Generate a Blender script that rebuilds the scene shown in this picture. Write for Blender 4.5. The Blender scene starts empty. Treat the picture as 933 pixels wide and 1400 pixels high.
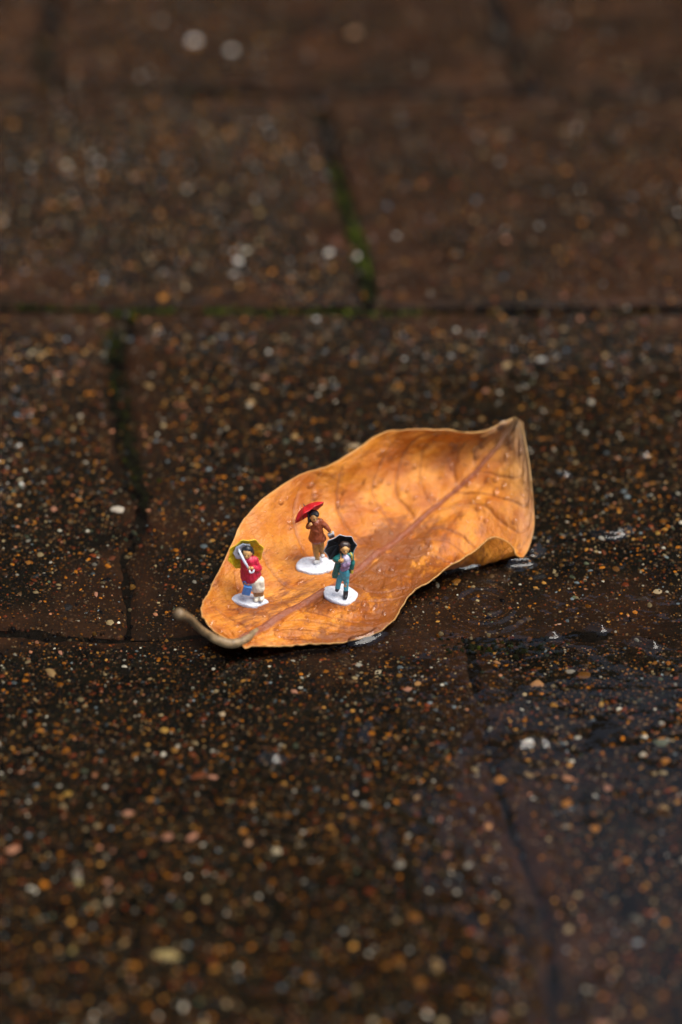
import bpy, math, random
import numpy as np
from mathutils import Vector, Matrix

scene = bpy.context.scene
C = scene.collection
random.seed(7)
RNG = np.random.default_rng(11)

# ------------------------------------------------------------------ camera
F_PX = 2930.0                        # focal length in pixels of a 933 x 1400 picture
PITCH = math.radians(35.0)
DIST = 0.667                         # along the axis to the pavement (metres, true size)
CAM = np.array([0.0, -DIST * math.cos(PITCH), DIST * math.sin(PITCH)])
cd = bpy.data.cameras.new('camera')
cam = bpy.data.objects.new('camera', cd); C.objects.link(cam)
cam.location = CAM
cam.rotation_euler = (math.radians(90) - PITCH, 0, 0)
cd.sensor_fit = 'VERTICAL'; cd.sensor_height = 36.0; cd.sensor_width = 24.0
cd.lens = 36.0 * F_PX / 1400.0
cd.clip_start = 0.01; cd.clip_end = 200.0
cd.dof.use_dof = True
cd.dof.focus_distance = 0.627
cd.dof.aperture_fstop = 4.3
cd.dof.aperture_blades = 0
scene.camera = cam

# ------------------------------------------------------------------ sky, sun, exposure
SUN_EL, SUN_AZ = 68.0, 92.0          # azimuth clockwise from +Y (straight ahead)
w = bpy.data.worlds.new('World'); scene.world = w; w.use_nodes = True
nt = w.node_tree; nt.nodes.clear()
sky = nt.nodes.new('ShaderNodeTexSky'); sky.sky_type = 'NISHITA'; sky.sun_disc = False
sky.sun_elevation = math.radians(SUN_EL); sky.sun_rotation = math.radians(SUN_AZ)
sky.air_density = 1.0; sky.dust_density = 4.0; sky.ozone_density = 1.0
bg = nt.nodes.new('ShaderNodeBackground'); bg.inputs['Strength'].default_value = 0.06
wo = nt.nodes.new('ShaderNodeOutputWorld')
nt.links.new(sky.outputs[0], bg.inputs[0]); nt.links.new(bg.outputs[0], wo.inputs[0])
sl = bpy.data.lights.new('sun', 'SUN'); sl.energy = 1.5; sl.angle = math.radians(42); sl.color = (1.0, 0.96, 0.9)
sun = bpy.data.objects.new('sun', sl); C.objects.link(sun)
_e, _a = math.radians(SUN_EL), math.radians(SUN_AZ)
_to = Vector((math.sin(_a) * math.cos(_e), math.cos(_a) * math.cos(_e), math.sin(_e)))
sun.rotation_euler = _to.to_track_quat('Z', 'Y').to_euler()
sun.location = _to * 3
scene.view_settings.view_transform = 'Standard'
scene.view_settings.look = 'None'
scene.view_settings.exposure = 1.46
scene.view_settings.gamma = 1.0
scene.view_settings.use_curve_mapping = False
scene.render.engine = 'CYCLES'
scene.cycles.max_bounces = 8
scene.cycles.transparent_max_bounces = 12

# ------------------------------------------------------------------ helpers
def un(x, y, z=0.0):
    """where the sight line through photograph pixel (x, y) meets the height z"""
    a = (x - 466.5) / F_PX; b = (y - 700.0) / F_PX
    d = np.array([a, math.cos(PITCH) - b * math.sin(PITCH), -math.sin(PITCH) - b * math.cos(PITCH)])
    return CAM + d * ((z - CAM[2]) / d[2])
_R = np.array([1.0, 0, 0]); _U = np.array([0, math.sin(PITCH), math.cos(PITCH)]); _V = np.array([0, math.cos(PITCH), -math.sin(PITCH)])
def to_px(P):
    q = np.asarray(P) - CAM
    d = q @ _V
    return 466.5 + F_PX * (q @ _R) / d, 700.0 - F_PX * (q @ _U) / d, d

def _hash(ix, iy, seed):
    with np.errstate(over='ignore'):
        h = (ix.astype(np.int64) * 374761393 + iy.astype(np.int64) * 668265263 + seed * 974634777) & 0xFFFFFFFF
        h = ((h ^ (h >> 13)) * 1274126177) & 0xFFFFFFFF
        h = ((h ^ (h >> 16)) * 2246822519) & 0xFFFFFFFF
    return ((h ^ (h >> 15)) & 0xFFFFFF) / float(0xFFFFFF)
def vnoise(x, y, seed=0):
    x = np.asarray(x, float); y = np.asarray(y, float)
    ix = np.floor(x); iy = np.floor(y); fx = x - ix; fy = y - iy
    fx = fx * fx * fx * (fx * (fx * 6 - 15) + 10); fy = fy * fy * fy * (fy * (fy * 6 - 15) + 10)
    a = _hash(ix, iy, seed); b = _hash(ix + 1, iy, seed); c = _hash(ix, iy + 1, seed); d = _hash(ix + 1, iy + 1, seed)
    return (a + (b - a) * fx) * (1 - fy) + (c + (d - c) * fx) * fy - 0.5
def fbm(x, y, seed=0, octv=4):
    s = 0; a = 1.0
    for k in range(octv):
        s = s + a * vnoise(np.asarray(x) * 2 ** k, np.asarray(y) * 2 ** k, seed + 17 * k); a *= 0.5
    return s
def smooth(e0, e1, x):
    t = np.clip((np.asarray(x) - e0) / (e1 - e0), 0, 1)
    return t * t * (3 - 2 * t)

def mesh_np(name, verts, faces, shade=True, attrs=None, uv=None):
    """faces: (n, 3) or (n, 4) int array"""
    verts = np.ascontiguousarray(verts, np.float32); faces = np.ascontiguousarray(faces, np.int32)
    me = bpy.data.meshes.new(name)
    n, k = faces.shape
    me.vertices.add(len(verts)); me.vertices.foreach_set('co', verts.ravel())
    me.loops.add(n * k); me.loops.foreach_set('vertex_index', faces.ravel())
    me.polygons.add(n)
    me.polygons.foreach_set('loop_start', np.arange(0, n * k, k, dtype=np.int32))
    me.polygons.foreach_set('loop_total', np.full(n, k, np.int32))
    me.update(calc_edges=True); me.validate()
    if shade: me.polygons.foreach_set('use_smooth', np.ones(len(me.polygons), bool))
    for key, val in (attrs or {}).items():
        val = np.asarray(val, np.float32)
        if val.ndim == 2:
            at = me.attributes.new(key, 'FLOAT_COLOR', 'POINT')
            at.data.foreach_set('color', np.hstack([val, np.ones((len(val), 1), np.float32)]).ravel())
        else:
            at = me.attributes.new(key, 'FLOAT', 'POINT'); at.data.foreach_set('value', val)
    if uv is not None:
        lay = me.uv_layers.new(name='UVMap')
        lay.data.foreach_set('uv', np.asarray(uv, np.float32)[faces.ravel()].ravel())
    return me
def link(name, me, mat=None, parent=None):
    o = bpy.data.objects.new(name, me); C.objects.link(o)
    if mat is not None and not me.materials: me.materials.append(mat)
    if parent is not None: o.parent = parent
    return o
def empty(name, loc=(0, 0, 0)):
    o = bpy.data.objects.new(name, None); C.objects.link(o); o.location = loc; o.empty_display_size = 0.005
    return o
def tag(o, label=None, cat=None, group=None, kind=None):
    for k, v in (('label', label), ('category', cat), ('group', group), ('kind', kind)):
        if v: o[k] = v
    return o
def grid_faces(nx, ny):
    i = np.arange(nx - 1)[:, None]; j = np.arange(ny - 1)[None, :]
    a = i * ny + j
    return np.stack([a, a + ny, a + ny + 1, a + 1], -1).reshape(-1, 4)

# ------------------------------------------------------------------ materials
class NT:
    def __init__(s, name):
        s.m = bpy.data.materials.new(name); s.m.use_nodes = True
        s.t = s.m.node_tree; s.t.nodes.clear()
        s.out = s.t.nodes.new('ShaderNodeOutputMaterial')
    def n(s, typ, props=None, **ins):
        nd = s.t.nodes.new('ShaderNode' + typ)
        for k, v in (props or {}).items(): setattr(nd, k, v)
        for k, v in ins.items():
            key = int(k[1:]) if k[0] == '_' and k[1:].isdigit() else k.replace('__', ' ')
            s.set(nd.inputs[key], v)
        return nd
    def set(s, sock, v):
        if isinstance(v, bpy.types.NodeSocket): s.t.links.new(v, sock)
        elif isinstance(v, bpy.types.Node): s.t.links.new(v.outputs[0], sock)
        elif isinstance(v, tuple) and len(v) == 3 and sock.type == 'RGBA': sock.default_value = (*v, 1)
        else: sock.default_value = v
    def math(s, op, a, b=0.0, clamp=False):
        nd = s.n('Math', {'operation': op, 'use_clamp': clamp}); s.set(nd.inputs[0], a); s.set(nd.inputs[1], b); return nd.outputs[0]
    def mix(s, fac, a, b, blend='MIX'):
        nd = s.n('Mix', {'data_type': 'RGBA', 'blend_type': blend})
        s.set(nd.inputs[0], fac); s.set(nd.inputs[6], a); s.set(nd.inputs[7], b); return nd.outputs[2]
    def ramp(s, fac, stops, interp='LINEAR'):
        nd = s.n('ValToRGB'); cr = nd.color_ramp; cr.interpolation = interp
        while len(cr.elements) < len(stops): cr.elements.new(0.5)
        for e, (p, c) in zip(cr.elements, stops):
            e.position = p; e.color = (*c, 1) if isinstance(c, tuple) else (c, c, c, 1)
        s.set(nd.inputs[0], fac); return nd.outputs[0]
    def noise(s, vec, scale, detail=4.0, rough=0.55):
        nd = s.n('TexNoise'); s.set(nd.inputs['Vector'], vec); nd.inputs['Scale'].default_value = scale
        nd.inputs['Detail'].default_value = detail; nd.inputs['Roughness'].default_value = rough; return nd.outputs[0]
    def attr(s, name):
        return s.n('Attribute', {'attribute_name': name})
    def bump(s, h, dist, strength=1.0, normal=None):
        nd = s.n('Bump'); s.set(nd.inputs['Height'], h); nd.inputs['Distance'].default_value = dist; nd.inputs['Strength'].default_value = strength
        if normal is not None: s.set(nd.inputs['Normal'], normal)
        return nd.outputs[0]
    def done(s, sh):
        s.t.links.new(sh.outputs[0] if isinstance(sh, bpy.types.Node) else sh, s.out.inputs[0]); return s.m

def paver_material():
    k = NT('wet_concrete')
    P = k.n('TexCoord').outputs['Object']
    wear = k.attr('wear').outputs['Fac']
    big = k.noise(P, 45, 5, 0.6)
    skin = k.mix(k.ramp(big, [(0.3, 0.0), (0.7, 1.0)]), (0.011, 0.0054, 0.0034), (0.040, 0.0185, 0.0100))
    skin = k.mix(k.ramp(k.noise(P, 24, 5, 0.65), [(0.42, 0.0), (0.60, 0.85)]), skin, (0.0062, 0.0060, 0.0046))
    core = k.mix(k.ramp(k.noise(P, 90, 4), [(0.35, 0.0), (0.65, 1.0)]), (0.0018, 0.0022, 0.0019), (0.0065, 0.0062, 0.0040))
    base = k.mix(wear, skin, core)
    # sand grains too small to be pieces
    vo = k.n('TexVoronoi', {'feature': 'F1'}, Vector=P, Scale=900.0, Randomness=1.0)
    sep = k.n('SeparateColor', None, Color=vo.outputs['Color'])
    sand = k.ramp(sep.outputs[0], [(0.0, (0.012, 0.009, 0.008)), (0.45, (0.020, 0.015, 0.010)), (0.60, (0.10, 0.040, 0.008)),
                                   (0.74, (0.05, 0.03, 0.02)), (0.86, (0.16, 0.10, 0.05)), (0.92, (0.10, 0.026, 0.010)), (0.985, (0.28, 0.25, 0.2))], 'CONSTANT')
    dot = k.math('LESS_THAN', vo.outputs['Distance'], 0.36)
    pick = k.math('MULTIPLY', dot, k.math('GREATER_THAN', sep.outputs[1], 0.3))
    amt = k.math('MULTIPLY', pick, k.ramp(wear, [(0.0, 0.75), (1.0, 0.9)]))
    col = k.mix(amt, base, sand)
    vo2 = k.n('TexVoronoi', {'feature': 'F1'}, Vector=P, Scale=1900.0, Randomness=1.0)
    sp2 = k.n('SeparateColor', None, Color=vo2.outputs['Color'])
    fine = k.ramp(sp2.outputs[0], [(0.0, (0.004, 0.004, 0.005)), (0.5, (0.03, 0.014, 0.006)), (0.68, (0.11, 0.045, 0.012)), (0.86, (0.06, 0.02, 0.01)), (0.95, (0.2, 0.16, 0.11))], 'CONSTANT')
    col = k.mix(k.math('MULTIPLY', k.math('GREATER_THAN', sp2.outputs[1], 0.5), k.math('MULTIPLY', k.math('LESS_THAN', vo2.outputs['Distance'], 0.4), 0.6)), col, fine)
    h = k.math('ADD', k.math('MULTIPLY', k.noise(P, 700, 5, 0.65), 1.0), k.math('MULTIPLY', pick, 0.25))
    nrm = k.bump(h, 0.0004, 0.6)
    bs = k.n('BsdfPrincipled', None, Base__Color=col, Normal=nrm)
    k.set(bs.inputs['Roughness'], k.ramp(wear, [(0.0, 0.28), (1.0, 0.14)])); k.set(bs.inputs['Specular IOR Level'], k.math('MULTIPLY', k.ramp(wear, [(0.0, 0.03), (1.0, 0.12)]), k.math('ADD', k.math('MULTIPLY', k.attr('dry').outputs['Fac'], 0.88), 0.12)))
    bs.inputs['Coat Weight'].default_value = 0.0
    return k.done(bs)
def grain_material():
    k = NT('wet_stone_grain')
    P = k.n('TexCoord').outputs['Object']
    col = k.attr('tint').outputs['Color']
    n = k.noise(P, 1600, 3)
    col = k.mix(k.ramp(n, [(0.35, 0.0), (0.7, 0.5)]), col, k.mix(1.0, col, (0.45, 0.42, 0.4), 'MULTIPLY'))
    bs = k.n('BsdfPrincipled', None, Base__Color=col, Normal=k.bump(n, 0.0002, 0.6))
    bs.inputs['Roughness'].default_value = 0.18
    k.set(bs.inputs['Specular IOR Level'], k.math('ADD', k.math('MULTIPLY', k.attr('dry').outputs['Fac'], 0.12), 0.04))
    return k.done(bs)
def simple(name, col, rough=0.5, bump=None, vary=0.25, spec=0.5, scale=600.0, dirt=None):
    k = NT(name)
    P = k.n('TexCoord').outputs['Object']
    n = k.noise(P, scale, 4)
    c = k.mix(k.ramp(n, [(0.3, 0.0), (0.7, 1.0)]), tuple(x * (1 - vary) for x in col), tuple(min(1, x * (1 + vary)) for x in col))
    if dirt: c = k.mix(k.ramp(k.noise(P, scale * 0.6, 5, 0.7), [(0.56, 0.0), (0.72, 0.8)]), c, dirt)
    bs = k.n('BsdfPrincipled', None, Base__Color=c)
    if bump: k.set(bs.inputs['Normal'], k.bump(n, bump, 0.6))
    bs.inputs['Roughness'].default_value = rough; bs.inputs['Specular IOR Level'].default_value = spec
    return k.done(bs)
def water_material():
    k = NT('clear_water')
    P = k.n('TexCoord').outputs['Object']
    nrm = k.bump(k.math('ADD', k.noise(P, 45, 2, 0.5), k.math('MULTIPLY', k.noise(P, 170, 2, 0.5), 0.35)), 0.0012, 0.6)
    fr = k.n('Fresnel', None, IOR=1.33, Normal=nrm)
    gl = k.n('BsdfGlossy', None, Roughness=0.03, Normal=nrm, Color=(1, 1, 1))
    tr = k.n('BsdfTransparent', None, Color=(0.93, 0.91, 0.86))
    mx = k.n('MixShader'); k.set(mx.inputs[0], fr); k.set(mx.inputs[1], tr); k.set(mx.inputs[2], gl)
    return k.done(mx)
def leaf_material():
    k = NT('dry_leaf')
    uvn = k.n('UVMap').outputs[0]            # in millimetres along and across the blade
    vein = k.attr('vein').outputs['Fac']; rib = k.attr('rib').outputs['Fac']; edge = k.attr('edge').outputs['Fac']; along = k.attr('along').outputs['Fac']
    stain = k.attr('stain').outputs['Fac']
    n1 = k.noise(uvn, 0.10, 5, 0.6); n2 = k.noise(uvn, 0.45, 4, 0.6)
    col = k.mix(k.ramp(n1, [(0.38, 0.0), (0.62, 1.0)]), (0.45, 0.116, 0.005), (0.70, 0.262, 0.026))
    col = k.mix(k.math('MULTIPLY', k.ramp(n2, [(0.5, 0.0), (0.72, 1.0)]), 0.45), col, (0.38, 0.11, 0.012))
    # brown rot stains
    st = k.math('ADD', k.noise(uvn, 0.22, 6, 0.7), k.math('MULTIPLY', stain, 0.42))
    col = k.mix(k.ramp(st, [(0.58, 0.0), (0.72, 0.85)]), col, (0.20, 0.048, 0.006))
    sp = k.noise(uvn, 1.3, 3, 0.6)
    col = k.mix(k.ramp(sp, [(0.66, 0.0), (0.74, 0.6)]), col, (0.20, 0.055, 0.008))
    # fine net of veins
    vo = k.n('TexVoronoi', {'feature': 'DISTANCE_TO_EDGE'}, Vector=uvn, Scale=0.55)
    net = k.ramp(vo.outputs['Distance'], [(0.0, 1.0), (0.10, 0.0)])
    vo2 = k.n('TexVoronoi', {'feature': 'DISTANCE_TO_EDGE'}, Vector=uvn, Scale=0.2)
    net2 = k.ramp(vo2.outputs['Distance'], [(0.0, 1.0), (0.06, 0.0)])
    col = k.mix(k.math('MULTIPLY', net, 0.06), col, (0.30, 0.10, 0.02))
    col = k.mix(k.math('MULTIPLY', net2, 0.10), col, (0.30, 0.10, 0.02))
    col = k.mix(k.math('MULTIPLY', vein, 0.8), col, (0.30, 0.085, 0.016))
    col = k.mix(rib, col, k.mix(k.ramp(n2, [(0.3, 0.0), (0.7, 1.0)]), (0.21, 0.052, 0.020), (0.34, 0.105, 0.042)))
    col = k.mix(k.math('MULTIPLY', k.ramp(along, [(0.86, 0.0), (1.0, 1.0)]), 0.75), col, (0.26, 0.19, 0.09))
    col = k.mix(k.math('MULTIPLY', edge, 0.5), col, (0.60, 0.36, 0.12))
    h = k.math('SUBTRACT', k.math('MULTIPLY', n2, 0.6), k.math('ADD', k.math('MULTIPLY', net, 0.18), k.math('MULTIPLY', net2, 0.12)))
    h = k.math('ADD', h, k.math('MULTIPLY', k.noise(uvn, 2.2, 4, 0.6), 0.35))
    nrm = k.bump(h, 0.0005, 0.8)
    wet = k.noise(uvn, 0.9, 3, 0.5)
    wet = k.math('ADD', wet, k.math('MULTIPLY', k.noise(uvn, 2.6, 2, 0.5), 0.5)); nw = k.bump(wet, 0.0012, 1.0)
    film = k.ramp(k.noise(uvn, 0.16, 3, 0.6), [(0.45, 0.1), (0.6, 1.0)])
    bs = k.n('BsdfPrincipled', None, Base__Color=col, Normal=nrm)
    bs.inputs['Roughness'].default_value = 0.42; bs.inputs['Specular IOR Level'].default_value = 0.35
    k.set(bs.inputs['Coat Weight'], film); bs.inputs['Coat Roughness'].default_value = 0.08; bs.inputs['Coat IOR'].default_value = 1.33
    k.set(bs.inputs['Coat Normal'], nw)
    tl = k.n('BsdfTranslucent', None, Color=k.mix(1.0, col, (1.25, 1.0, 0.6), 'MULTIPLY'), Normal=nrm)
    mx = k.n('MixShader'); mx.inputs[0].default_value = 0.13
    k.set(mx.inputs[1], bs); k.set(mx.inputs[2], tl)
    return k.done(mx)

M_PAVER = paver_material(); M_GRAIN = grain_material(); M_WATER = water_material(); M_LEAF = leaf_material()
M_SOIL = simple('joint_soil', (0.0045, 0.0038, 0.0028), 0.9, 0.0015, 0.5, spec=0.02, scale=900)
M_MOSS = simple('moss_green', (0.035, 0.055, 0.006), 0.6, 0.0003, 0.6, scale=300)

# ------------------------------------------------------------------ pavement
PITCH_X, ROW_EDGES = 0.209, [-0.612, -0.4265, -0.242, -0.0575, 0.1262, 0.312, 0.497, 0.682]
ROW_X = [-0.04, -0.066, 0.046, -0.069, 0.0005, 0.073, -0.03]   # one joint of each row, at the row's middle
SHEAR = -0.11
def ground_h(x, y):
    """height of the paving surface; the puddle stands at z = 0"""
    h = -0.0017 + 0.0011 * fbm(x * 9 + 3.1, y * 9 + 1.7, 5, 3)
    h = h + 0.0036 * smooth(0.02, 0.20, y) + 0.0016 * smooth(-0.05, -0.13, x) * smooth(-0.12, 0.02, y)
    h = h + 0.00035 * fbm(x * 120, y * 120, 8, 3)
    h = h - 0.0018 * np.exp(-((np.asarray(y) + 0.0575) / 0.018) ** 2) * smooth(-0.10, -0.05, x)
    return h
pavement = tag(empty('pavement'), kind='structure')
# the earth under and beyond the slabs
gv = np.array([[-40, -40, -0.012], [40, -40, -0.012], [40, 40, -0.012], [-40, 40, -0.012]])
tag(link('ground', mesh_np('ground', gv, np.array([[0, 1, 2, 3]])), M_SOIL), kind='structure')

PAVERS = []   # (object, corner fn, params)
def make_paver(row, jx, nx=112, ny=100):
    y0, y1 = ROW_EDGES[row], ROW_EDGES[row + 1]; yc = 0.5 * (y0 + y1)
    gap = {2: 0.0004, 3: 0.0012, 4: 0.0015, 5: 0.0036}.get(row, 0.0011); gy0 = {3: 0.0005, 4: 0.0030, 5: 0.0048}.get(row, 0.0012); gy1 = {2: 0.0005, 3: 0.0022, 4: 0.0036}.get(row, 0.0012)
    s = np.linspace(0, 1, nx)[:, None] * np.ones((1, ny)); t = np.ones((nx, 1)) * np.linspace(0, 1, ny)[None, :]
    Y = y0 + gy0 + t * (y1 - y0 - gy0 - gy1)
    Y = Y + 0.0045 * (fbm(s * 3 + jx * 7, t * 0 + row * 9.0, 21, 4)) * (np.abs(2 * t - 1) ** 6) * np.sign(2 * t - 1)
    def side(jq, sgn):
        wob = (0.0035 if row != 3 else 0.0075) * fbm(Y * 26 + jq * 31, Y * 0 + row * 5.0, 31, 4)
        g = gap * 1.3 * (1.0 if row != 3 else (0.25 + 1.1 * smooth(-0.03, 0.03, Y)))
        return jq + SHEAR * (Y - yc) + wob + sgn * (g + 0.0022 * np.abs(fbm(Y * 60 + jq * 13, Y * 0 + row, 33 + sgn, 4)) * (1.0 if row != 2 else 0.5))
    xl = side(round(jx, 4), 1); xr = side(round(jx + PITCH_X, 4), -1)
    X = xl + s * (xr - xl)
    return X, Y, s, t
def edge_dist(X, Y, s, t, wdt, dep):
    return np.minimum(np.minimum(s, 1 - s) * wdt, np.minimum(t, 1 - t) * dep)
def skin_zone(X, Y):
    return np.clip(smooth(0.10, 0.16, Y) * smooth(-0.012, 0.012, X + 0.11 * (Y - 0.22)) * 0.8 + 0.75 * smooth(0.305, 0.318, Y), 0, 1)
def wear_at(X, Y, ed):
    n = fbm(X * 26, Y * 26, 41, 5)
    w = smooth(0.000, 0.022, ed + 0.030 * n)
    # the far slabs on the right keep more of their brown skin
    keep = skin_zone(X, Y)
    return np.clip(w * (1 - 0.9 * np.clip(keep, 0, 1)), 0, 1)
first_paver = True
for row in range(len(ROW_EDGES) - 1):
    wide = 0.36
    k0 = math.ceil((-wide - ROW_X[row]) / PITCH_X) - 1
    jx = ROW_X[row] + k0 * PITCH_X
    while jx < wide:
        if jx + PITCH_X > -wide:
            X, Y, s, t = make_paver(row, jx)
            ed = edge_dist(X, Y, s, t, PITCH_X, ROW_EDGES[row + 1] - ROW_EDGES[row])
            tilt = (random.uniform(-1, 1) * 0.0010, random.uniform(-1, 1) * 0.0010)
            chip = 0.0012 + 0.010 * np.maximum(0, fbm(X * 110, Y * 110, 51, 4) - 0.05)
            drop = 0.0013 * (1 - smooth(0, 1, np.clip(ed / chip, 0, 1))) ** 1.6
            Z = ground_h(X, Y) - drop + tilt[0] * (s - .5) + tilt[1] * (t - .5)
            wr = wear_at(X, Y, ed)
            nx, ny = X.shape
            top = np.stack([X, Y, Z], -1).reshape(-1, 3)
            # skirt
            idx = np.arange(nx * ny).reshape(nx, ny)
            loop = np.concatenate([idx[:-1, 0], idx[-1, :-1], idx[:0:-1, -1], idx[0, :0:-1]])
            sk = top[loop].copy(); sk[:, 2] = -0.020; rimv = top[loop].copy()
            n0 = len(top); m = len(loop); a = np.arange(m); b = (a + 1) % m
            skf = np.stack([n0 + m + a, n0 + a, n0 + b, n0 + m + b], -1)
            me = mesh_np('paver', np.vstack([top, sk, rimv]), np.vstack([grid_faces(nx, ny), skf]),
                         attrs={'wear': np.concatenate([wr.ravel(), np.zeros(2 * m)]), 'dry': np.concatenate([smooth(-0.0003, 0.0004, Z).ravel(), np.zeros(2 * m)])})
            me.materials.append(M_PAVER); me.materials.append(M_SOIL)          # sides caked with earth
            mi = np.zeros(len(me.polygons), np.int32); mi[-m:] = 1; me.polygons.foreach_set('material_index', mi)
            o = link('paver', me, None, pavement)
            PAVERS.append(dict(o=o, row=row, jx=jx, tilt=tilt))
        jx += PITCH_X

# unseen brick front added above the frame so the wet slabs mirror something dark
k = NT('dark_brick')
P0 = k.n('TexCoord').outputs['Object']
mp = k.n('Mapping', None, Vector=P0); mp.inputs['Rotation'].default_value = (math.radians(90), 0, 0)
bt = k.n('TexBrick', None, Vector=mp.outputs[0]); bt.inputs['Scale'].default_value = 1.0
bt.inputs['Brick Width'].default_value = 0.225; bt.inputs['Row Height'].default_value = 0.075; bt.inputs['Mortar Size'].default_value = 0.006
bt.inputs['Color1'].default_value = (0.10, 0.045, 0.03, 1); bt.inputs['Color2'].default_value = (0.06, 0.03, 0.022, 1); bt.inputs['Mortar'].default_value = (0.10, 0.09, 0.08, 1)
bs = k.n('BsdfPrincipled', None, Base__Color=bt.outputs[0], Normal=k.bump(bt.outputs[1], -0.006, 0.8)); bs.inputs['Roughness'].default_value = 0.85
M_ADDED_BRICK = k.done(bs)
def box_mesh(name, x0, x1, y0, y1, z0, z1):
    v = np.array([[x, y, z] for x in (x0, x1) for y in (y0, y1) for z in (z0, z1)])
    f = np.array([(0, 1, 3, 2), (4, 6, 7, 5), (0, 4, 5, 1), (2, 3, 7, 6), (0, 2, 6, 4), (1, 5, 7, 3)])
    return mesh_np(name, v, f, shade=False)
added_house = tag(empty('added_house', (0, 2.3, 0)), 'unseen dark brick front added to darken reflections in the wet paving', 'added_house')
link('wall', box_mesh('wall', -5, 0.16, 0, 0.3, -0.012, 2.75), M_ADDED_BRICK, added_house)
link('plinth', box_mesh('plinth', -5, 0.16, -0.04, 0, -0.012, 0.25), simple('plinth_render', (0.07, 0.065, 0.06), 0.8, 0.002, 0.3, scale=20), added_house)
link('eaves', box_mesh('eaves', -5, 0.36, -0.25, 0.3, 2.75, 2.87), simple('dark_timber', (0.05, 0.04, 0.035), 0.7, 0.001, 0.3, scale=20), added_house)

gw = tag(empty('added_garden_wall', (0, 2.42, 0)), 'unseen lower brick wall added to let some sky sheen onto the wet paving', 'wall')  # added out of view, kept low so sky sheen shows at near right
link('wall', box_mesh('wall', 0.163, 5, 0, 0.22, -0.012, 2.02), M_ADDED_BRICK, gw)
link('coping', box_mesh('coping', 0.163, 5, -0.03, 0.25, 2.02, 2.08), bpy.data.materials['plinth_render'], gw)

# ---- stones set in the slabs
PALETTE = [((0.30, 0.105, 0.009), 3.2), ((0.36, 0.18, 0.04), 1.7), ((0.26, 0.20, 0.11), 1.6), ((0.46, 0.44, 0.38), 0.9), ((0.36, 0.16, 0.09), 0.8),
           ((0.16, 0.036, 0.012), 2.2), ((0.12, 0.155, 0.18), 1.0), ((0.004, 0.0045, 0.0065), 7.5), ((0.07, 0.085, 0.055), 0.8), ((0.04, 0.02, 0.010), 4.2), ((0.075, 0.045, 0.022), 2.8)]
PC = np.array([p[0] for p in PALETTE]); PW = np.array([p[1] for p in PALETTE]); PW = PW / PW.sum()
def stones_mesh(name, cx, cy, cz, rad, tint, seg=7, bulge=None):
    """flattened irregular domes bedded in the surface"""
    n = len(cx)
    ang = np.linspace(0, 2 * math.pi, seg, endpoint=False)[None, :] + RNG.uniform(0, 6.28, (n, 1))
    asp = RNG.uniform(0.55, 1.0, (n, 1)); rot = RNG.uniform(0, math.pi, (n, 1))
    jag = RNG.uniform(0.62, 1.2, (n, seg))
    hgt = (bulge if bulge is not None else RNG.uniform(0.08, 0.24, n)) * rad
    V = []
    def ring(fr, z, extra=0.0):
        ex = np.cos(ang) * jag * fr; ey = np.sin(ang) * jag * fr * asp
        x = ex * np.cos(rot) - ey * np.sin(rot); y = ex * np.sin(rot) + ey * np.cos(rot)
        zz = np.broadcast_to(z[:, None], x.shape) + extra
        return np.stack([cx[:, None] + x * rad[:, None], cy[:, None] + y * rad[:, None], zz], -1)
    tip = np.stack([cx, cy, cz + hgt], -1)[:, None, :]
    tl = RNG.normal(0, 0.10, (n, seg)) * hgt[:, None]
    V = np.concatenate([tip, ring(0.62, cz + 0.86 * hgt, tl), ring(1.0, cz - 0.25 * rad)], 1)
    per = V.shape[1]
    f = []
    for i in range(seg):
        j = (i + 1) % seg
        f += [(0, 1 + i, 1 + j), (1 + i, 1 + seg + i, 1 + seg + j), (1 + i, 1 + seg + j, 1 + j)]
    f = np.array(f)[None] + (np.arange(n) * per)[:, None, None]
    return mesh_np(name, V.reshape(-1, 3), f.reshape(-1, 3), attrs={'tint': np.repeat(tint, per, 0), 'dry': smooth(-0.0004, 0.0003, V[..., 2]).ravel() if n > 1 else np.ones(per)})
def tints(n, wear, bright=1.0):
    c = PC[RNG.choice(len(PC), n, p=PW)] * RNG.uniform(0.2, 1.55, (n, 1))
    return c
cand = []
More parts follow.
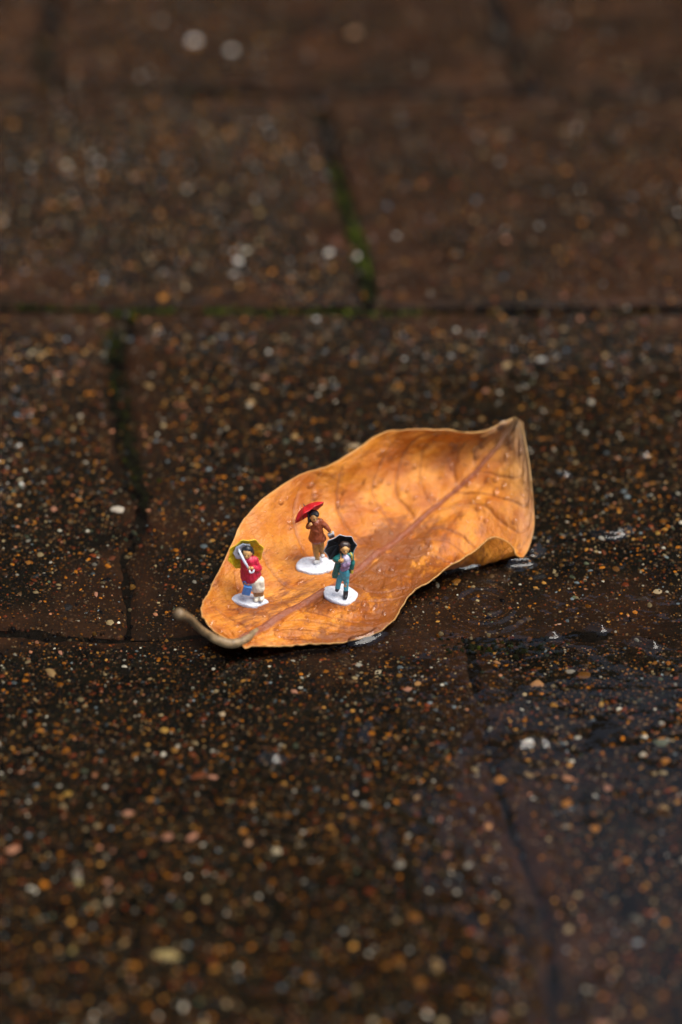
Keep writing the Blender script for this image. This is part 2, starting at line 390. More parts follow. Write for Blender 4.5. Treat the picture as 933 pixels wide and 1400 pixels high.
for P_ in PAVERS:
    row, jx = P_['row'], P_['jx']; y0, y1 = ROW_EDGES[row], ROW_EDGES[row + 1]; yc = .5 * (y0 + y1)
    corners = np.array([[jx, y0, 0], [jx + PITCH_X, y0, 0], [jx, y1, 0], [jx + PITCH_X, y1, 0]])
    px, py, _ = to_px(corners)
    near = px.max() > -260 and px.min() < 1190 and py.max() > -120 and py.min() < 1560
    dens = 1.0 if near else 0.25
    area = PITCH_X * (y1 - y0)
    def algae(X, Y, wr):
        return 1 - 0.42 * wr * smooth(-0.18, 0.22, fbm(X * 19 + 5, Y * 19, 43, 3) + 0.15)
    def scatter(per_m2, rlo, rhi, p):
        n = int(area * per_m2 * dens)
        s = RNG.uniform(0.012, 0.988, n); t = RNG.uniform(0.014, 0.986, n)
        Y = y0 + t * (y1 - y0); X = jx + SHEAR * (Y - yc) + s * PITCH_X
        ed = np.minimum(np.minimum(s, 1 - s) * PITCH_X, np.minimum(t, 1 - t) * (y1 - y0))
        wr = wear_at(X, Y, ed)
        keep = RNG.uniform(0, 1, n) < (0.5 + 0.5 * wr - 0.32 * skin_zone(X, Y))
        X, Y, ed, wr, s, t = [q[keep] for q in (X, Y, ed, wr, s, t)]
        r = rlo + (rhi - rlo) * RNG.power(p, len(X))
        ok = ed > r + 0.004
        X, Y, ed, wr, s, t, r = [q[ok] for q in (X, Y, ed, wr, s, t, r)]
        chip = 0.0012 + 0.010 * np.maximum(0, fbm(X * 110, Y * 110, 51, 4) - 0.05)
        drop = 0.0013 * (1 - smooth(0, 1, np.clip(ed / chip, 0, 1))) ** 1.6
        Z = ground_h(X, Y) - drop + P_['tilt'][0] * (s - .5) + P_['tilt'][1] * (t - .5)
        return X, Y, Z, r, wr
    a = scatter(420000, 0.00028, 0.0009, 0.5)
    b = scatter(56000, 0.0009, 0.0016, 0.4)
    X, Y, Z, R_, W_ = [np.concatenate([a[i], b[i]]) for i in range(5)]
    lone = (RNG.random(len(X)) < 0.20)
    me = stones_mesh('aggregate', X, Y, Z, R_, tints(len(X), None) * np.where(lone, 1.0, algae(X, Y, W_))[:, None], 6)
    tag(link('aggregate', me, M_GRAIN, P_['o']), kind='stuff')
    c = scatter(4200, 0.0014, 0.0027, 0.35)
    if near:
        px, py, dd = to_px(np.stack([c[0], c[1], c[2]], -1))
        for i in range(len(c[0])):
            inside = -20 < px[i] < 953 and -20 < py[i] < 1420
            cand.append((c[3][i] / dd[i] if inside else 0, P_, c[0][i], c[1][i], c[2][i], c[3][i]))
cand.sort(key=lambda q: -q[0])
BRIGHT = np.array([[0.32, 0.13, 0.02], [0.46, 0.30, 0.13], [0.42, 0.36, 0.25], [0.60, 0.56, 0.48], [0.50, 0.24, 0.16], [0.20, 0.055, 0.02], [0.18, 0.22, 0.25], [0.10, 0.13, 0.10], [0.015, 0.015, 0.017], [0.06, 0.035, 0.02]])
BW = np.array([2.2, 1.3, 0.9, 0.45, 0.7, 1.1, 0.5, 0.5, 7.0, 2.4]); BW = BW / BW.sum()
protos = []
for k in range(40):
    z = np.zeros(1)
    me = stones_mesh('pebble', z, z, z, np.ones(1), BRIGHT[RNG.choice(len(BRIGHT), 1, p=BW)] * RNG.uniform(.35, 1.05), 8)
    me.materials.append(M_GRAIN); protos.append(me)
def set_pebble(P_, x, y, z, r, me, rz, sx=1.0):
    o = bpy.data.objects.new('pebble', me); C.objects.link(o); o.parent = P_['o']
    o.location = (x, y, z); o.scale = (r * sx, r, r); o.rotation_euler = (0, 0, rz)
# stones one can point to in the photograph: pixel, size across in pixels, colour, stretch
NAMED = [((230, 1300), 38, (.42, .36, .18), 1.7), ((100, 1293), 22, (.40, .34, .12), 1), ((16, 1156), 26, (.50, .26, .18), 1.1), ((148, 1226), 20, (.46, .42, .34), 1),
         ((147, 1200), 18, (.48, .27, .2), 1), ((107, 1200), 20, (.40, .36, .18), 1), ((340, 1146), 20, (.50, .34, .24), 1.1), ((345, 1095), 20, (.40, .22, .08), 1.1),
         ((224, 992), 18, (.44, .28, .07), 1.2), ((304, 969), 16, (.52, .44, .32), 1.1), ((243, 1014), 14, (.44, .42, .38), 1), ((205, 1087), 16, (.34, .15, .03), 1.2),
         ((92, 1080), 16, (.34, .22, .05), 1.1), ((160, 691), 18, (.62, .62, .60), 1.4), ((572, 927), 18, (.46, .26, .1), 1), ((735, 926), 20, (.46, .25, .12), 1.3),
         ((571, 1084), 24, (.46, .3, .16), 1.2), ((776, 1056), 18, (.48, .24, .14), 1.2), ((905, 1007), 22, (.12, .15, .12), 1.6), ((880, 1024), 15, (.5, .48, .42), 1.2),
         ((592, 1117), 22, (.44, .36, .2), 1.2), ((548, 1113), 18, (.52, .5, .42), 1.2), ((900, 802), 18, (.5, .42, .28), 1.3), ((801, 787), 12, (.50, .28, .18), 1),
         ((766, 841), 11, (.52, .38, .32), 1.2), ((728, 785), 14, (.36, .19, .05), 1.3), ((823, 955), 14, (.4, .24, .05), 1.1), ((680, 895), 12, (.46, .24, .1), 1.2),
         ((684, 1057), 22, (.36, .16, .03), 1.2), ((343, 548), 17, (.46, .34, .18), 1.1), ((355, 580), 15, (.42, .25, .1), 1), ((403, 593), 20, (.44, .32, .14), 1.2),
         ((440, 529), 14, (.46, .44, .4), 1), ((310, 581), 14, (.4, .36, .26), 1.1), ((110, 567), 12, (.5, .46, .4), 1), ((350, 527), 13, (.4, .36, .3), 1.1),
         ((485, 606), 17, (.5, .42, .3), 1.5), ((808, 547), 16, (.5, .5, .46), 1), ((741, 493), 16, (.44, .44, .4), 1.4), ((791, 559), 16, (.36, .18, .05), 1),
         ((742, 597), 16, (.3, .12, .02), 1.2), ((840, 651), 11, (.5, .47, .38), 1), ((922, 677), 10, (.5, .48, .42), 1), ((900, 726), 16, (.42, .26, .06), 1.2),
         ((325, 362), 26, (.62, .62, .58), 1), ((450, 351), 20, (.55, .54, .5), 1), ((489, 355), 18, (.6, .58, .54), 1), ((266, 61), 30, (.62, .62, .6), 1),
         ((318, 74), 26, (.58, .58, .54), 1), ((485, 50), 24, (.45, .28, .16), 1), ((256, 266), 16, (.4, .38, .3), 1), ((355, 297), 14, (.36, .26, .1), 1),
         ((530, 1170), 14, (.4, .42, .36), 1), ((400, 1207), 16, (.36, .34, .28), 1), ((130, 1230), 16, (.3, .26, .16), 1), ((870, 1250), 18, (.12, .12, .10), 1.4)]
def paver_of(x, y):
    for P_ in PAVERS:
        y0, y1 = ROW_EDGES[P_['row']], ROW_EDGES[P_['row'] + 1]
        if y0 <= y < y1 and 0 <= x - P_['jx'] - SHEAR * (y - .5 * (y0 + y1)) < PITCH_X: return P_
    return PAVERS[0]
for (px, py), size, colr, st in NAMED:
    g = un(px, py, 0.0); rr = 0.5 * size / F_PX * float(to_px(g)[2]) * 0.85
    me = stones_mesh('pebble', np.zeros(1), np.zeros(1), np.zeros(1), np.ones(1), np.array([colr]) * 0.82 * np.array([[1.0, .93, .85]]), 8, np.array([0.18]))
    me.materials.append(M_GRAIN)
    P_ = paver_of(g[0], g[1])
    set_pebble(P_, g[0], g[1], float(ground_h(g[0], g[1])), rr, me, 0.0 if st > 1 else random.uniform(0, 6), st)
n_each = 300 - len(NAMED)
for i, (_s, P_, x, y, z, r) in enumerate(cand):
    if i < n_each and _s > 0: set_pebble(P_, x, y, z, r, protos[i % len(protos)], random.uniform(0, 6.28), random.uniform(1.0, 1.4))
rest = [q for q in cand[n_each:]]
by = {}
for q in rest: by.setdefault(q[1]['o'].name, []).append(q)
for nm, L in by.items():
    A = np.array([[q[2], q[3], q[4], q[5]] for q in L])
    me = stones_mesh('coarse_aggregate', A[:, 0], A[:, 1], A[:, 2], A[:, 3], BRIGHT[RNG.choice(len(BRIGHT), len(A), p=BW)] * RNG.uniform(.25, .8, (len(A), 1)), 7)
    tag(link('coarse_aggregate', me, M_GRAIN, bpy.data.objects[nm]), kind='stuff')

# ---- moss and silt in the joints
def joint_points(n, pts, spread):
    """pts: pixel polyline (x, y) on the pavement"""
    G = np.array([un(px, py, 0.0)[:2] for px, py in pts])
    seg = np.linalg.norm(np.diff(G, axis=0), axis=1); cum = np.concatenate([[0], np.cumsum(seg)])
    d = RNG.uniform(0, cum[-1], n)
    x = np.interp(d, cum, G[:, 0]) + RNG.normal(0, spread, n); y = np.interp(d, cum, G[:, 1]) + RNG.normal(0, spread, n)
    return x, y
MX, MY, MT = [], [], []
for pts, n, sp, g in [([(488, 325), (500, 360), (507, 395)], 200, 0.0015, 1.1), ([(455, 235), (480, 310), (500, 360), (508, 410)], 600, 0.0014, 0.9), ([(0, 424), (160, 427), (250, 427)], 160, 0.0011, .6),
                      ([(280, 428), (380, 429), (500, 431), (570, 433)], 420, 0.0013, 0.8), ([(152, 445), (160, 520), (172, 580), (185, 640), (205, 690)], 420, 0.0020, .33),
                      ([(160, 430), (235, 428)], 100, 0.0012, .7), ([(570, 433), (933, 433)], 80, 0.001, .5), ([(610, 872), (660, 876), (760, 872)], 200, 0.002, .35),
                      ([(60, 60), (66, 130), (430, 135), (440, 190)], 160, 0.0012, .4)]:
    x, y = joint_points(n, pts, sp); MX.append(x); MY.append(y); MT.append(np.full(n, g))
MX = np.concatenate(MX); MY = np.concatenate(MY); MT = np.concatenate(MT)
pick = (RNG.random(len(MX)) < 0.30 * MT + 0.9 * np.clip(fbm(MX * 160, MY * 160, 19, 2), 0, 1))[:, None]
mt = np.where(pick, np.array([[0.048, 0.060, 0.006]]) * MT[:, None] * RNG.uniform(.5, 1.6, (len(MX), 1)), np.array([[0.007, 0.0085, 0.003]])) * RNG.uniform(0.4, 1.5, (len(MX), 1))
me = stones_mesh('moss', MX, MY, ground_h(MX, MY) - 0.0017 + RNG.uniform(0, 0.0018, len(MX)), RNG.uniform(0.0004, 0.0012, len(MX)), mt, 6, RNG.uniform(0.5, 1.2, len(MX)))
k = NT('moss'); bs = k.n('BsdfPrincipled', None, Base__Color=k.attr('tint').outputs['Color'], Normal=k.bump(k.noise(k.n('TexCoord').outputs['Object'], 1800, 3), 0.0006, 1.0)); bs.inputs['Roughness'].default_value = 0.8; bs.inputs['Specular IOR Level'].default_value = 0.05
tag(link('moss', me, k.done(bs)), 'green moss growing in the joints between the paving slabs', 'moss', kind='stuff')
# grit washed into the joints
GX, GY = [], []
for row in range(1, 6):
    y0, y1 = ROW_EDGES[row], ROW_EDGES[row + 1]
    n = 700; GX.append(RNG.uniform(-0.2, 0.2, n)); GY.append(y0 + RNG.normal(0, 0.0016, n))
    for q in (-1, 0, 1):
        n = 350; yy = RNG.uniform(y0, y1, n); GY.append(yy); GX.append(ROW_X[row] + q * PITCH_X + SHEAR * (yy - .5 * (y0 + y1)) + RNG.normal(0, 0.0022, n))
GX = np.concatenate(GX); GY = np.concatenate(GY)
me = stones_mesh('joint_grit', GX, GY, ground_h(GX, GY) - RNG.uniform(0.0006, 0.0026, len(GX)), RNG.uniform(0.0004, 0.0013, len(GX)), tints(len(GX), None) * 0.35, 6, RNG.uniform(.4, .8, len(GX)))
tag(link('joint_grit', me, M_GRAIN), 'dark grit and sand washed into the joints of the paving', 'grit', kind='stuff')
# silt bed of the joints
sx = np.linspace(-0.36, 0.36, 240); sy = np.linspace(-0.6, 0.66, 420)
SX, SY = np.meshgrid(sx, sy, indexing='ij')
SZ = np.minimum(ground_h(SX, SY) - np.where(SY < -0.01, 0.0013, 0.0028), 0.0006) + 0.0022 * fbm(SX * 70, SY * 70, 61, 4)
for yl in (0.1262, 0.312): SZ = SZ - 0.0045 * np.exp(-((SY - yl) / 0.008) ** 2)
SZ = SZ - 0.003 * smooth(0.12, 0.14, SY)
tag(link('joint_silt', mesh_np('joint_silt', np.stack([SX, SY, SZ], -1).reshape(-1, 3), grid_faces(240, 420)), M_SOIL), kind='structure')

# ------------------------------------------------------------------ puddle
nx, ny = 540, 790
wx = np.linspace(-0.135, 0.135, nx); wy = np.linspace(-0.26, 0.135, ny)
WX, WY = np.meshgrid(wx, wy, indexing='ij')
WZ = 0.00010 * fbm(WX * 30, WY * 30, 71, 3)
def ridge(pts, hgt, wid):
    """water drawn up along a line (pixel polyline)"""
    global WZ
    G = np.array([un(a, b, 0.0)[:2] for a, b in pts])
    best = np.full(WX.shape, 1e9)
    for p, q in zip(G[:-1], G[1:]):
        d = q - p; L2 = d @ d
        t = np.clip(((WX - p[0]) * d[0] + (WY - p[1]) * d[1]) / L2, 0, 1)
        best = np.minimum(best, np.hypot(WX - p[0] - t * d[0], WY - p[1] - t * d[1]))
    WZ = WZ + hgt * np.exp(-(best / wid) ** 2)
def ring_wave(px, py, r0, amp, lam, wid):
    global WZ
    g = un(px, py, 0.0); r = np.hypot(WX - g[0], WY - g[1])
    WZ = WZ + amp * np.cos((r - r0) * 2 * math.pi / lam) * np.exp(-((r - r0) / wid) ** 2)
ridge([(484, 876), (497, 874), (508, 869), (516, 864)], 0.0016, 0.0015)
ridge([(606, 784), (622, 777), (640, 774), (656, 769), (674, 766)], 0.0016, 0.0014)
ridge([(697, 770), (708, 769), (722, 768)], 0.0018, 0.0015)
ridge([(727, 757), (736, 748), (740, 738), (745, 730)], 0.0018, 0.0014)
ridge([(814, 726), (826, 731), (840, 732), (850, 728), (860, 722)], 0.0015, 0.0013)
ridge([(712, 1016), (728, 1012), (744, 1014)], 0.0014, 0.0018)
ridge([(868, 874), (880, 877), (894, 881)], 0.0014, 0.0014)
ridge([(810, 855), (822, 859)], 0.0016, 0.0014)
ridge([(752, 868), (758, 868)], 0.0014, 0.0012)
ridge([(880, 622), (884, 622)], 0.0013, 0.0012)
ridge([(770, 648), (774, 648)], 0.0013, 0.0012)
ridge([(364, 1032), (374, 1034)], 0.0016, 0.0022)
ring_wave(662, 826, 0.0085, 0.00016, 0.0040, 0.0050)
ring_wave(560, 1010, 0.014, 0.00010, 0.007, 0.007)
HW = ground_h(WX, WY)
edge_fall = np.minimum(np.minimum(WX + 0.135, 0.135 - WX), np.minimum(WY + 0.26, 0.135 - WY))
WZ = WZ - 0.004 * (1 - smooth(0, 0.02, edge_fall))
tag(link('puddle', mesh_np('puddle', np.stack([WX, WY, WZ], -1).reshape(-1, 3), grid_faces(nx, ny)), M_WATER), kind='structure')

# ------------------------------------------------------------------ leaf
# stations from the stalk to the tip: each (pixel x, pixel y, height mm) at v = -1, -.5, 0, .5, .85, 1
LEAF = [
 [(321,880,3.0),(323,880,3.0),(326,879,3.0),(329,880,3.0),(332,881,3.0),(335,882,3.0)],
 [(292,860,5.0),(322,862,3.2),(350,863,2.4),(362,873,2.2),(372,880,2.0),(378,882,1.8)],
 [(276,838,7.0),(332,840,3.0),(394,837,1.8),(414,858,1.4),(428,873,1.2),(434,879,1.2)],
 [(287,806,9.5),(360,814,3.0),(443,810,1.4),(468,842,1.0),(486,865,.9),(492,872,.9)],
 [(311,757,12.5),(395,780,3.4),(480,784,1.2),(506,820,1.0),(526,846,1.0),(532,853,1.2)],
 [(344,698,16.0),(430,738,4.2),(520,755,1.2),(541,786,1.0),(555,811,1.6),(560,815,2.4)],
 [(405,651,18.5),(478,694,5.8),(557,725,1.8),(577,755,1.4),(592,784,2.6),(600,782,5.2)],
 [(462,631,19.5),(524,666,7.5),(592,696,3.2),(618,728,2.4),(640,768,1.6),(645,751,8.4)],
 [(515,597,22.5),(565,636,10.5),(620,673,5.4),(648,706,3.8),(668,766,1.5),(674,733,10.4)],
 [(565,588,23.0),(602,617,14.0),(645,651,8.4),(675,694,5.4),(694,760,1.6),(698,742,6.6)],
 [(610,590,22.0),(637,606,16.5),(667,627,12.2),(697,675,8.2),(713,742,2.8),(717,761,1.0)],
 [(652,592,21.5),(667,598,18.5),(685,606,16.2),(709,648,12.0),(725,700,6.6),(731,712,5.4)],
 [(688,579,22.5),(692,584,21.5),(698,588,20.2),(711,612,17.4),(721,640,14.2),(724,650,13.0)],
 [(705,572,23.6),(706,572,23.6),(708,573,23.5),(710,575,23.2),(712,579,22.8),(713,582,22.4)],
]
VK = np.array([-1.0, -0.5, 0.0, 0.5, 0.85, 1.0])
PTS = np.array([[un(a, b, c * 1e-3) for a, b, c in st] for st in LEAF])     # (14, 6, 3)
def hermite(xk, yk, x):
    """cubic through the points, slopes from neighbours (non-uniform)"""
    xk = np.asarray(xk); yk = np.asarray(yk)
    h = np.diff(xk); d = np.diff(yk, axis=0) / h.reshape(-1, *([1] * (yk.ndim - 1)))
    m = np.empty_like(yk)
    m[0] = d[0]; m[-1] = d[-1]
    hs = h.reshape(-1, *([1] * (yk.ndim - 1)))
    m[1:-1] = (d[:-1] * hs[1:] + d[1:] * hs[:-1]) / (hs[1:] + hs[:-1])
    i = np.clip(np.searchsorted(xk, x, side='right') - 1, 0, len(h) - 1)
    t = ((x - xk[i]) / h[i]).reshape(-1, *([1] * (yk.ndim - 1))); H = h[i].reshape(t.shape)
    return (2*t**3 - 3*t**2 + 1) * yk[i] + (t**3 - 2*t**2 + t) * H * m[i] + (-2*t**3 + 3*t**2) * yk[i + 1] + (t**3 - t**2) * H * m[i + 1]
mid = PTS[:, 2]
UK = np.concatenate([[0], np.cumsum(np.linalg.norm(np.diff(mid, axis=0), axis=1))]); LEN = UK[-1]; UK = UK / LEN
NU, NV = 420, 240
uu = np.linspace(0, 1, NU); vv = np.linspace(-1, 1, NV)
rows = hermite(UK, PTS.reshape(len(LEAF), -1), uu).reshape(NU, 6, 3)
LP = np.stack([hermite(VK, rows[i], vv) for i in range(NU)])                 # (NU, NV, 3)
du = np.gradient(LP, axis=0); dv = np.gradient(LP, axis=1)
LN = np.cross(dv, du); LN = LN / (np.linalg.norm(LN, axis=-1, keepdims=True) + 1e-12)
if LN[NU // 2, NV // 2, 2] < 0: LN = -LN
UU = uu[:, None] * np.ones((1, NV)); VV = np.ones((NU, 1)) * vv[None, :]
AV = np.abs(VV)
halfw = np.stack([np.linalg.norm(np.diff(LP[:, :NV // 2], axis=1), axis=-1).sum(1), np.linalg.norm(np.diff(LP[:, NV // 2:], axis=1), axis=-1).sum(1)], 1)
HWID = np.where(VV < 0, halfw[:, :1], halfw[:, 1:])                          # true half width of the blade here
vein = np.zeros((NU, NV)); 
for side in (-1, 1):
    u0 = 0.03
    kx = 0
    while u0 < 0.93:
        msk = (VV * side > 0)
        swp = 0.15 + 0.035 * math.sin(kx * 2.1 + side)
        uc = u0 + swp * AV + 0.10 * AV ** 2.2 + 0.010 * fbm(AV * 5 + kx * 3.3, AV * 0 + side, 77, 3)
        d = np.abs(UU - uc) * LEN * 0.80
        wdt = 0.00031 * (1.15 - 0.55 * AV)
        g = np.exp(-(d / wdt) ** 2) * smooth(1.0, 0.80, AV)
        vein = np.where(msk, np.maximum(vein, g * (1.0 if kx % 2 == 0 else 0.75)), vein)
        u0 += 0.062 + 0.018 * abs(math.sin(kx * 1.7 + side)); kx += 1
ribw = 0.00085 + 0.0011 * (1 - uu[:, None]) ** 1.3
dm = AV * HWID
rib = 1 - smooth(0.75, 1.15, dm / ribw)
ribprof = np.sqrt(np.clip(1 - (dm / (ribw * 1.1)) ** 2, 0, 1))
# quilting between the side veins, ribs standing out, gentle puckers
phase = fbm((UU - 0.15 * AV - 0.10 * AV ** 2.2) * 15, VV * 2.6 + 7, 81, 3)
disp = 0.0013 * phase + 0.0003 * fbm(UU * 34, VV * 11, 83, 3) * smooth(0, 0.25, AV) - 0.00055 * vein * smooth(0.02, 0.15, AV) + 0.0010 * ribprof * (1 - 0.5 * UU)
disp = disp - 0.0004 * np.exp(-((dm - ribw * 1.25) / 0.0006) ** 2)
LPd = LP + LN * disp[..., None]
margin = 0.0006 * fbm(UU * 26, VV * 0 + np.sign(VV) * 3, 91, 3)
LPd = LPd + (dv / (np.linalg.norm(dv, axis=-1, keepdims=True) + 1e-12)) * (margin * np.sign(VV) * smooth(0.8, 1, AV))[..., None]
edge = smooth(0.0005, 0.0002, (1 - AV) * HWID)
cx = 0.47
stain = np.exp(-((UU - 0.50) / 0.16) ** 2) * np.exp(-((VV - 0.30) / 0.28) ** 2) + 0.8 * np.exp(-((UU - 0.52) / 0.10) ** 2) * np.exp(-((VV + 0.12) / 0.12) ** 2) \
    + 0.7 * np.exp(-((UU - 0.30) / 0.12) ** 2) * np.exp(-((VV - 0.15) / 0.15) ** 2) + 0.5 * np.exp(-((UU - 0.18) / 0.16) ** 2) * np.exp(-((VV + 0.35) / 0.3) ** 2) + 0.9 * np.exp(-((UU - 0.38) / 0.3) ** 2) * smooth(0.35, 1, VV)
uvs = np.stack([UU * LEN * 1000, VV * HWID * 1000 + 50], -1).reshape(-1, 2)
lm = mesh_np('blade', LPd.reshape(-1, 3), grid_faces(NU, NV), uv=uvs,
             attrs={'vein': vein.ravel(), 'rib': rib.ravel(), 'edge': edge.ravel(), 'along': UU.ravel(), 'stain': np.clip(stain, 0, 1).ravel()})
if lm.polygons[len(lm.polygons) // 2].normal.z < 0: lm.flip_normals()
base_pt = LPd[0, NV // 2]
leaf = empty('fallen_leaf', (0, 0, 0))
tag(leaf, 'curled orange-brown fallen leaf floating on the puddle under the three figurines', 'leaf')
blade = link('blade', lm, M_LEAF, leaf)
sm = blade.modifiers.new('thickness', 'SOLIDIFY'); sm.thickness = 0.00042; sm.offset = -1.0

def tube_mesh(name, pts, rad, seg=12, closed_caps=True):
    pts = np.asarray(pts, float); rad = np.asarray(rad, float); n = len(pts)
    tan = np.gradient(pts, axis=0); tan /= np.linalg.norm(tan, axis=1, keepdims=True)
    ref = np.array([0, 0, 1.0]) if abs(tan[0][2]) < 0.9 else np.array([1.0, 0, 0])
    V = []
    nrm = np.cross(tan[0], ref); nrm /= np.linalg.norm(nrm)
    for i in range(n):
        nrm = nrm - tan[i] * (nrm @ tan[i]); nrm /= np.linalg.norm(nrm)
        bi = np.cross(tan[i], nrm)
        a = np.linspace(0, 2 * math.pi, seg, endpoint=False)
        V.append(pts[i] + rad[i] * (np.cos(a)[:, None] * nrm + np.sin(a)[:, None] * bi))
    V = np.concatenate(V)
    f = []
    for i in range(n - 1):
        for j in range(seg):
            k2 = (j + 1) % seg
            f.append((i * seg + j, i * seg + k2, (i + 1) * seg + k2, (i + 1) * seg + j))
    me = bpy.data.meshes.new(name)
    caps = [tuple(range(seg))[::-1], tuple(range((n - 1) * seg, n * seg))] if closed_caps else []
    me.from_pydata([tuple(v) for v in V], [], f + caps)
    for p in me.polygons: p.use_smooth = True
    return me
M_STALK = simple('leaf_stalk', (0.20, 0.13, 0.06), 0.5, 0.0008, 0.45, scale=450, dirt=(0.055, 0.028, 0.014))
sk = [(352,861,2.6),(336,874,3.0),(318,880,3.4),(300,876,5.0),(284,867,8.0),(270,856,14.0),(262,847,18.5),(253,842,22.0),(243,839,25.0)]
SP = np.array([un(a, b, c * 1e-3) for a, b, c in sk])
tt = np.linspace(0, 1, 40); SPs = hermite(np.linspace(0, 1, len(sk)), SP, tt)
sr = np.interp(tt, [0, .12, .3, .6, .82, .9, .97, 1.0], [.0007, .0013, .0014, .0010, .0010, .0013, .00165, .0013])
link('stalk', tube_mesh('stalk', SPs, sr, 14), M_STALK, leaf)

# ---- rain beads on the blade
def beads():
    V, Fc = [], []; seg = 8
    for _ in range(800):
        i = RNG.integers(6, NU - 6); j = RNG.integers(6, NV - 6)
        if rib[i, j] > 0.2 or vv[j] > 0.75 or (uu[i] < 0.5 and RNG.random() < 0.5): continue
        c = LPd[i, j]; n = LN[i, j]; t1 = np.cross(n, (0.3, 0.9, 0.1)); t1 /= np.linalg.norm(t1); t2 = np.cross(n, t1)
        r = 0.00018 + 0.0009 * RNG.random() ** 2.6; el = RNG.uniform(1.0, 2.8); ph = RNG.uniform(-.5, .5) + math.pi / 2
        ca, sa = math.cos(ph), math.sin(ph)
        o = len(V); V.append(c + n * r * .5)
        for f, h in ((.6, .38), (1.0, -.05)):
            for q in range(seg):
                a = 2 * math.pi * q / seg; x = math.cos(a) * r * f * el; y = math.sin(a) * r * f
                V.append(c + n * r * h + t1 * (x * ca - y * sa) + t2 * (x * sa + y * ca))
        for q in range(seg):
            k2 = (q + 1) % seg
            Fc += [(o, o + 1 + q, o + 1 + k2), (o + 1 + q, o + 1 + seg + q, o + 1 + seg + k2), (o + 1 + q, o + 1 + seg + k2, o + 1 + k2)]
    return mesh_np('rain_beads', np.array(V), np.array(Fc))
k = NT('bead_water'); fr = k.n('Fresnel', None, IOR=1.33); gl = k.n('BsdfGlossy', None, Roughness=0.05, Color=(1, 1, 1)); tr = k.n('BsdfTransparent', None, Color=(0.97, 0.95, 0.92))
mx = k.n('MixShader'); k.set(mx.inputs[0], fr); k.set(mx.inputs[1], tr); k.set(mx.inputs[2], gl)
tag(link('rain_beads', beads(), k.done(mx)), 'tiny clear rain beads scattered over the orange leaf', 'water beads', kind='stuff')

# ------------------------------------------------------------------ painted miniature figures, scale 1 : 86
S = 1.0 / 86.0
PXH = 0.0187                                       # one photograph pixel at a figure, in figure metres
def capsule(V, Fc, p0, p1, r0, r1, seg=14, rings=5):
    p0, p1 = np.asarray(p0, float), np.asarray(p1, float)
    ax = p1 - p0; L = np.linalg.norm(ax)
    ax = ax / L if L > 1e-9 else np.array([0, 0, 1.0])
    ref = np.array([0, 0, 1.0]) if abs(ax[2]) < 0.9 else np.array([1.0, 0, 0])
    n = np.cross(ax, ref); n /= np.linalg.norm(n); b = np.cross(ax, n)
    prof = []
    for i in range(1, rings + 1):
        a = -math.pi / 2 + i * (math.pi / 2) / rings; prof.append((p0 + ax * r0 * math.sin(a), r0 * math.cos(a)))
    for i in range(0, rings):
        a = i * (math.pi / 2) / rings; prof.append((p1 + ax * r1 * math.sin(a), r1 * math.cos(a)))
    o = len(V); V.append(tuple(p0 - ax * r0))
    an = np.linspace(0, 2 * math.pi, seg, endpoint=False)
    for c, r in prof:
        for a in an: V.append(tuple(c + r * (math.cos(a) * n + math.sin(a) * b)))
    V.append(tuple(p1 + ax * r1)); e = len(V) - 1; m = len(prof)
    for j in range(seg):
        k2 = (j + 1) % seg
        Fc.append((o, o + 1 + k2, o + 1 + j)); Fc.append((e, e - seg + j, e - seg + k2))
        for i in range(m - 1):
            q = o + 1 + i * seg
            Fc.append((q + j, q + k2, q + seg + k2, q + seg + j))
def blob(name, caps, boxes=(), voxel=0.012, it=4, noise=0.0, seed=0):
    """one continuous surface over tapered limbs: caps (p0, p1, r0, r1); boxes (centre, half sizes, rotation matrix or None)"""
    V, Fc = [], []
    for c in caps: capsule(V, Fc, *c)
    for ctr, hs, rot in boxes:
        o = len(V)
        for x in (-1, 1):
            for y in (-1, 1):
                for z in (-1, 1):
                    q = Vector((x * hs[0], y * hs[1], z * hs[2]))
                    if rot is not None: q = rot @ q
                    V.append(tuple(np.array(ctr) + np.array(q)))
        Fc += [tuple(o + i for i in f) for f in ((0, 1, 3, 2), (4, 6, 7, 5), (0, 4, 5, 1), (2, 3, 7, 6), (0, 2, 6, 4), (1, 5, 7, 3))]
    me = bpy.data.meshes.new(name + '_raw'); me.from_pydata(V, [], Fc)
    ob = bpy.data.objects.new(name + '_raw', me); C.objects.link(ob)
    rm = ob.modifiers.new('r', 'REMESH'); rm.mode = 'VOXEL'; rm.voxel_size = voxel; rm.use_smooth_shade = True
    if it:
        sm_ = ob.modifiers.new('s', 'SMOOTH'); sm_.factor = 0.5; sm_.iterations = it
    dg = bpy.context.evaluated_depsgraph_get()
    res = bpy.data.meshes.new_from_object(ob.evaluated_get(dg))
    bpy.data.objects.remove(ob); bpy.data.meshes.remove(me)
    res.name = name
    n = len(res.vertices); co = np.empty(n * 3, np.float32); res.vertices.foreach_get('co', co); co = co.reshape(-1, 3)
    if noise:
        nr = np.empty(n * 3, np.float32); res.vertices.foreach_get('normal', nr); nr = nr.reshape(-1, 3)
        co = co + nr * (noise * (fbm(co[:, 0] * 9 + co[:, 1] * 7, co[:, 2] * 9 - co[:, 1] * 5, seed, 3)))[:, None]
    res.vertices.foreach_set('co', np.ascontiguousarray(co * S, np.float32).ravel())
    res.polygons.foreach_set('use_smooth', np.ones(len(res.polygons), bool)); res.update()
    return res
def ellip(c, r, ax=(0, 0, 1), h=0.0):
    c = np.asarray(c, float); a = np.asarray(ax, float); a = a / np.linalg.norm(a)
    return (c - a * h, c + a * h, r, r)
